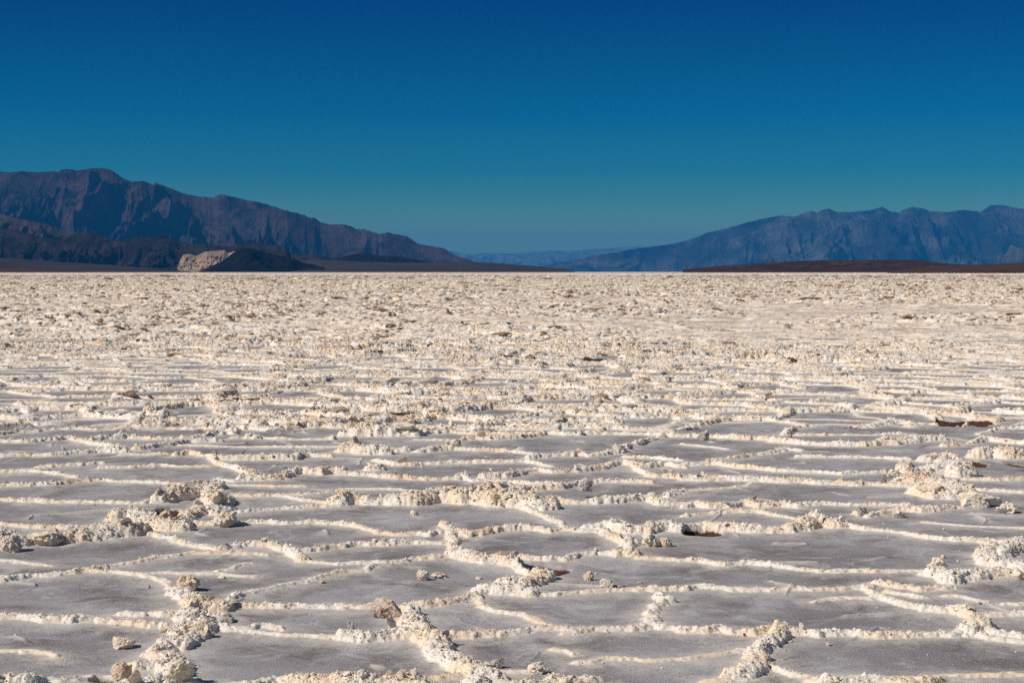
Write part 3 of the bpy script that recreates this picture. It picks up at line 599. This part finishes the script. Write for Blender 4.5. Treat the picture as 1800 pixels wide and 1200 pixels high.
mid_s = [(-220, 360), (-100, 370), (0, 375), (28, 384), (55, 388.5), (83, 394), (103, 402), (125, 409), (160, 414), (200, 425), (240, 440), (300, 455)]
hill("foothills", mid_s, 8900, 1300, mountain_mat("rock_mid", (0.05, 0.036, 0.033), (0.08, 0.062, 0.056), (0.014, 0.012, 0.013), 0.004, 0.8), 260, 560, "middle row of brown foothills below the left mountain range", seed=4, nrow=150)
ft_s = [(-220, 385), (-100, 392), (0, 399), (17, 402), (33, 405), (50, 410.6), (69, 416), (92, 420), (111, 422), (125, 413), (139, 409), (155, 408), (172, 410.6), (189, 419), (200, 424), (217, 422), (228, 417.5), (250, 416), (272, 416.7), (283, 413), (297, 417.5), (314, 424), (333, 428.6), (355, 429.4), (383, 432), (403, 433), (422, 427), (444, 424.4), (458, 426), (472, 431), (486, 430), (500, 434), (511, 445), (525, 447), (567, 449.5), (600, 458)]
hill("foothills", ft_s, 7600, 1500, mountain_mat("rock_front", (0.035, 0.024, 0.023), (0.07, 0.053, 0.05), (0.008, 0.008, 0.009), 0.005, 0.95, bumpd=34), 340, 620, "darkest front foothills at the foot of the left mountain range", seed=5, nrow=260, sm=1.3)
pale_s = [(312, 470), (318, 455), (322, 448), (333, 446), (345, 450), (362, 442), (380, 440.5), (395, 440), (402, 445), (410, 442), (420, 441), (428, 450), (436, 468)]
n = NB("pale_badland", 0.95)
c = n.mix(n.rng(n.noise(0.03, 6, 0.7, sc=(1, .25, .6)), 0.38, 0.6), (0.42, 0.305, 0.21), (0.23, 0.16, 0.12))
c = n.mix(n.rng(n.noise(0.02, 5, 0.7, sc=(.5, .2, 2.2)), 0.54, 0.64), c, (0.07, 0.05, 0.048))
hill("pale_hill", pale_s, 5950, 380, n.done(c), 36, 90, "bright cream coloured badland slope beside the dark cone hill", seed=6, nrow=110, ncol=260, power=1.0)
cone_s = [(348, 478), (358, 473), (372, 467), (388, 460), (400, 452), (410, 444), (420, 439), (430, 435), (440, 436), (450, 438.5), (465, 443), (480, 447), (500, 451), (520, 456), (529, 460), (545, 464), (570, 470)]
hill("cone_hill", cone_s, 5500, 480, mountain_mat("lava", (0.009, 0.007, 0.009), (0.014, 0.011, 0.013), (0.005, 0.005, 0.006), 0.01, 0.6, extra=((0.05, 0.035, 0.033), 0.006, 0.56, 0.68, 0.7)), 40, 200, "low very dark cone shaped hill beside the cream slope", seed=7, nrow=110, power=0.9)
mesa_s = [(575, 461), (590, 456), (605, 450), (622, 446.5), (640, 446.5), (660, 448), (690, 450), (720, 454), (750, 459), (765, 462)]
hill("low_hill", mesa_s, 7300, 420, mountain_mat("lava_low", (0.010, 0.008, 0.010), (0.016, 0.012, 0.014), (0.012, 0.011, 0.014), 0.01, 0.6), 20, 180, "long thin dark hill on the gravel slope left of centre", seed=8, nrow=60, power=0.8)
fan_s = [(480, 470), (510, 462), (530, 458), (560, 457), (600, 458), (640, 460), (700, 461.5), (760, 461.5), (830, 460.5), (870, 462), (900, 464.5), (940, 467.5), (970, 470), (995, 472.5), (1010, 478)]
FANM = mountain_mat("gravel", (0.045, 0.036, 0.036), (0.06, 0.05, 0.048), (0.025, 0.02, 0.022), 0.002, 0.6)
hill("gravel_slope", fan_s, 7000, 2000, FANM, 5, 400, "smooth grey gravel slope tapering to a point near the centre of the horizon", seed=9, nrow=60, power=1.0, sm=0.15)
lfan_s = [(-220, 440), (-60, 448), (0, 453), (60, 457), (100, 460), (200, 466), (260, 471), (330, 477), (345, 478)]
hill("gravel_slope", lfan_s, 5600, 1300, FANM, 5, 400, "smooth purple grey gravel slope under the foothills at the left edge", seed=10, nrow=60, power=1.0, sm=0.15)
lfan2 = [(-220, 462), (0, 470), (60, 472), (110, 475), (150, 477.5)]
hill("gravel_bank", lfan2, 4200, 700, mountain_mat("gravel_dark", (0.06, 0.035, 0.032), (0.08, 0.05, 0.045), (0.03, 0.02, 0.02), 0.01, 0.5), 2, 200, "thin dark brown bank at the left edge of the horizon", seed=11, nrow=30, power=1.0, sm=0.1)
BRM = mountain_mat("brown_gravel", (0.042, 0.023, 0.021), (0.065, 0.04, 0.035), (0.015, 0.009, 0.009), 0.012, 0.75)
brown_s = [(1200, 474.5), (1215, 472), (1250, 468.5), (1320, 464), (1360, 461), (1390, 459), (1450, 457), (1550, 456.5), (1610, 457), (1635, 459), (1650, 461.5), (1690, 465), (1740, 466), (1800, 468), (1900, 472)]
hill("brown_hill", brown_s, 4200, 900, BRM, 14, 130, "low flat topped dark brown hill on the right horizon", seed=12, nrow=110, power=0.75, sm=0.25, ncol=700)
bank_s = [(1560, 477), (1620, 471), (1680, 466.5), (1740, 464), (1800, 461), (1900, 457), (2050, 452)]
hill("gravel_bank", bank_s, 3000, 1500, mountain_mat("bank", (0.062, 0.038, 0.033), (0.085, 0.056, 0.048), (0.025, 0.015, 0.014), 0.01, 0.7), 2, 200, "brown gravel bank rising to the right edge in front of the brown hill", seed=13, nrow=60, power=0.8, sm=0.15)
print("hills", round(time.time() - t0, 1))

# ------------------------------------------------------------------ haze
hx, hy0, hy1, hz0, hz1 = 42000, -2500, 60500, -3.0, 1340
V = np.array([(x, y, z) for x in (-hx, hx) for y in (hy0, hy1) for z in (hz0, hz1)], float)
Fh = np.array([[0, 1, 3, 2], [4, 6, 7, 5], [0, 4, 5, 1], [2, 3, 7, 6], [0, 2, 6, 4], [1, 5, 7, 3]])
mh = bpy.data.materials.new("haze"); mh.use_nodes = True; t = mh.node_tree; t.nodes.clear()
mo = t.nodes.new('ShaderNodeOutputMaterial'); pv = t.nodes.new('ShaderNodeVolumePrincipled')
pv.inputs['Color'].default_value = (0.03, 0.36, 0.95, 1); pv.inputs['Density'].default_value = 2.6e-5
pv.inputs['Anisotropy'].default_value = 0.0
t.links.new(pv.outputs[0], mo.inputs['Volume'])
o = mesh_np("haze", V, Fh, mh, 4, False); o["kind"] = "stuff"
print("total", round(time.time() - t0, 1))
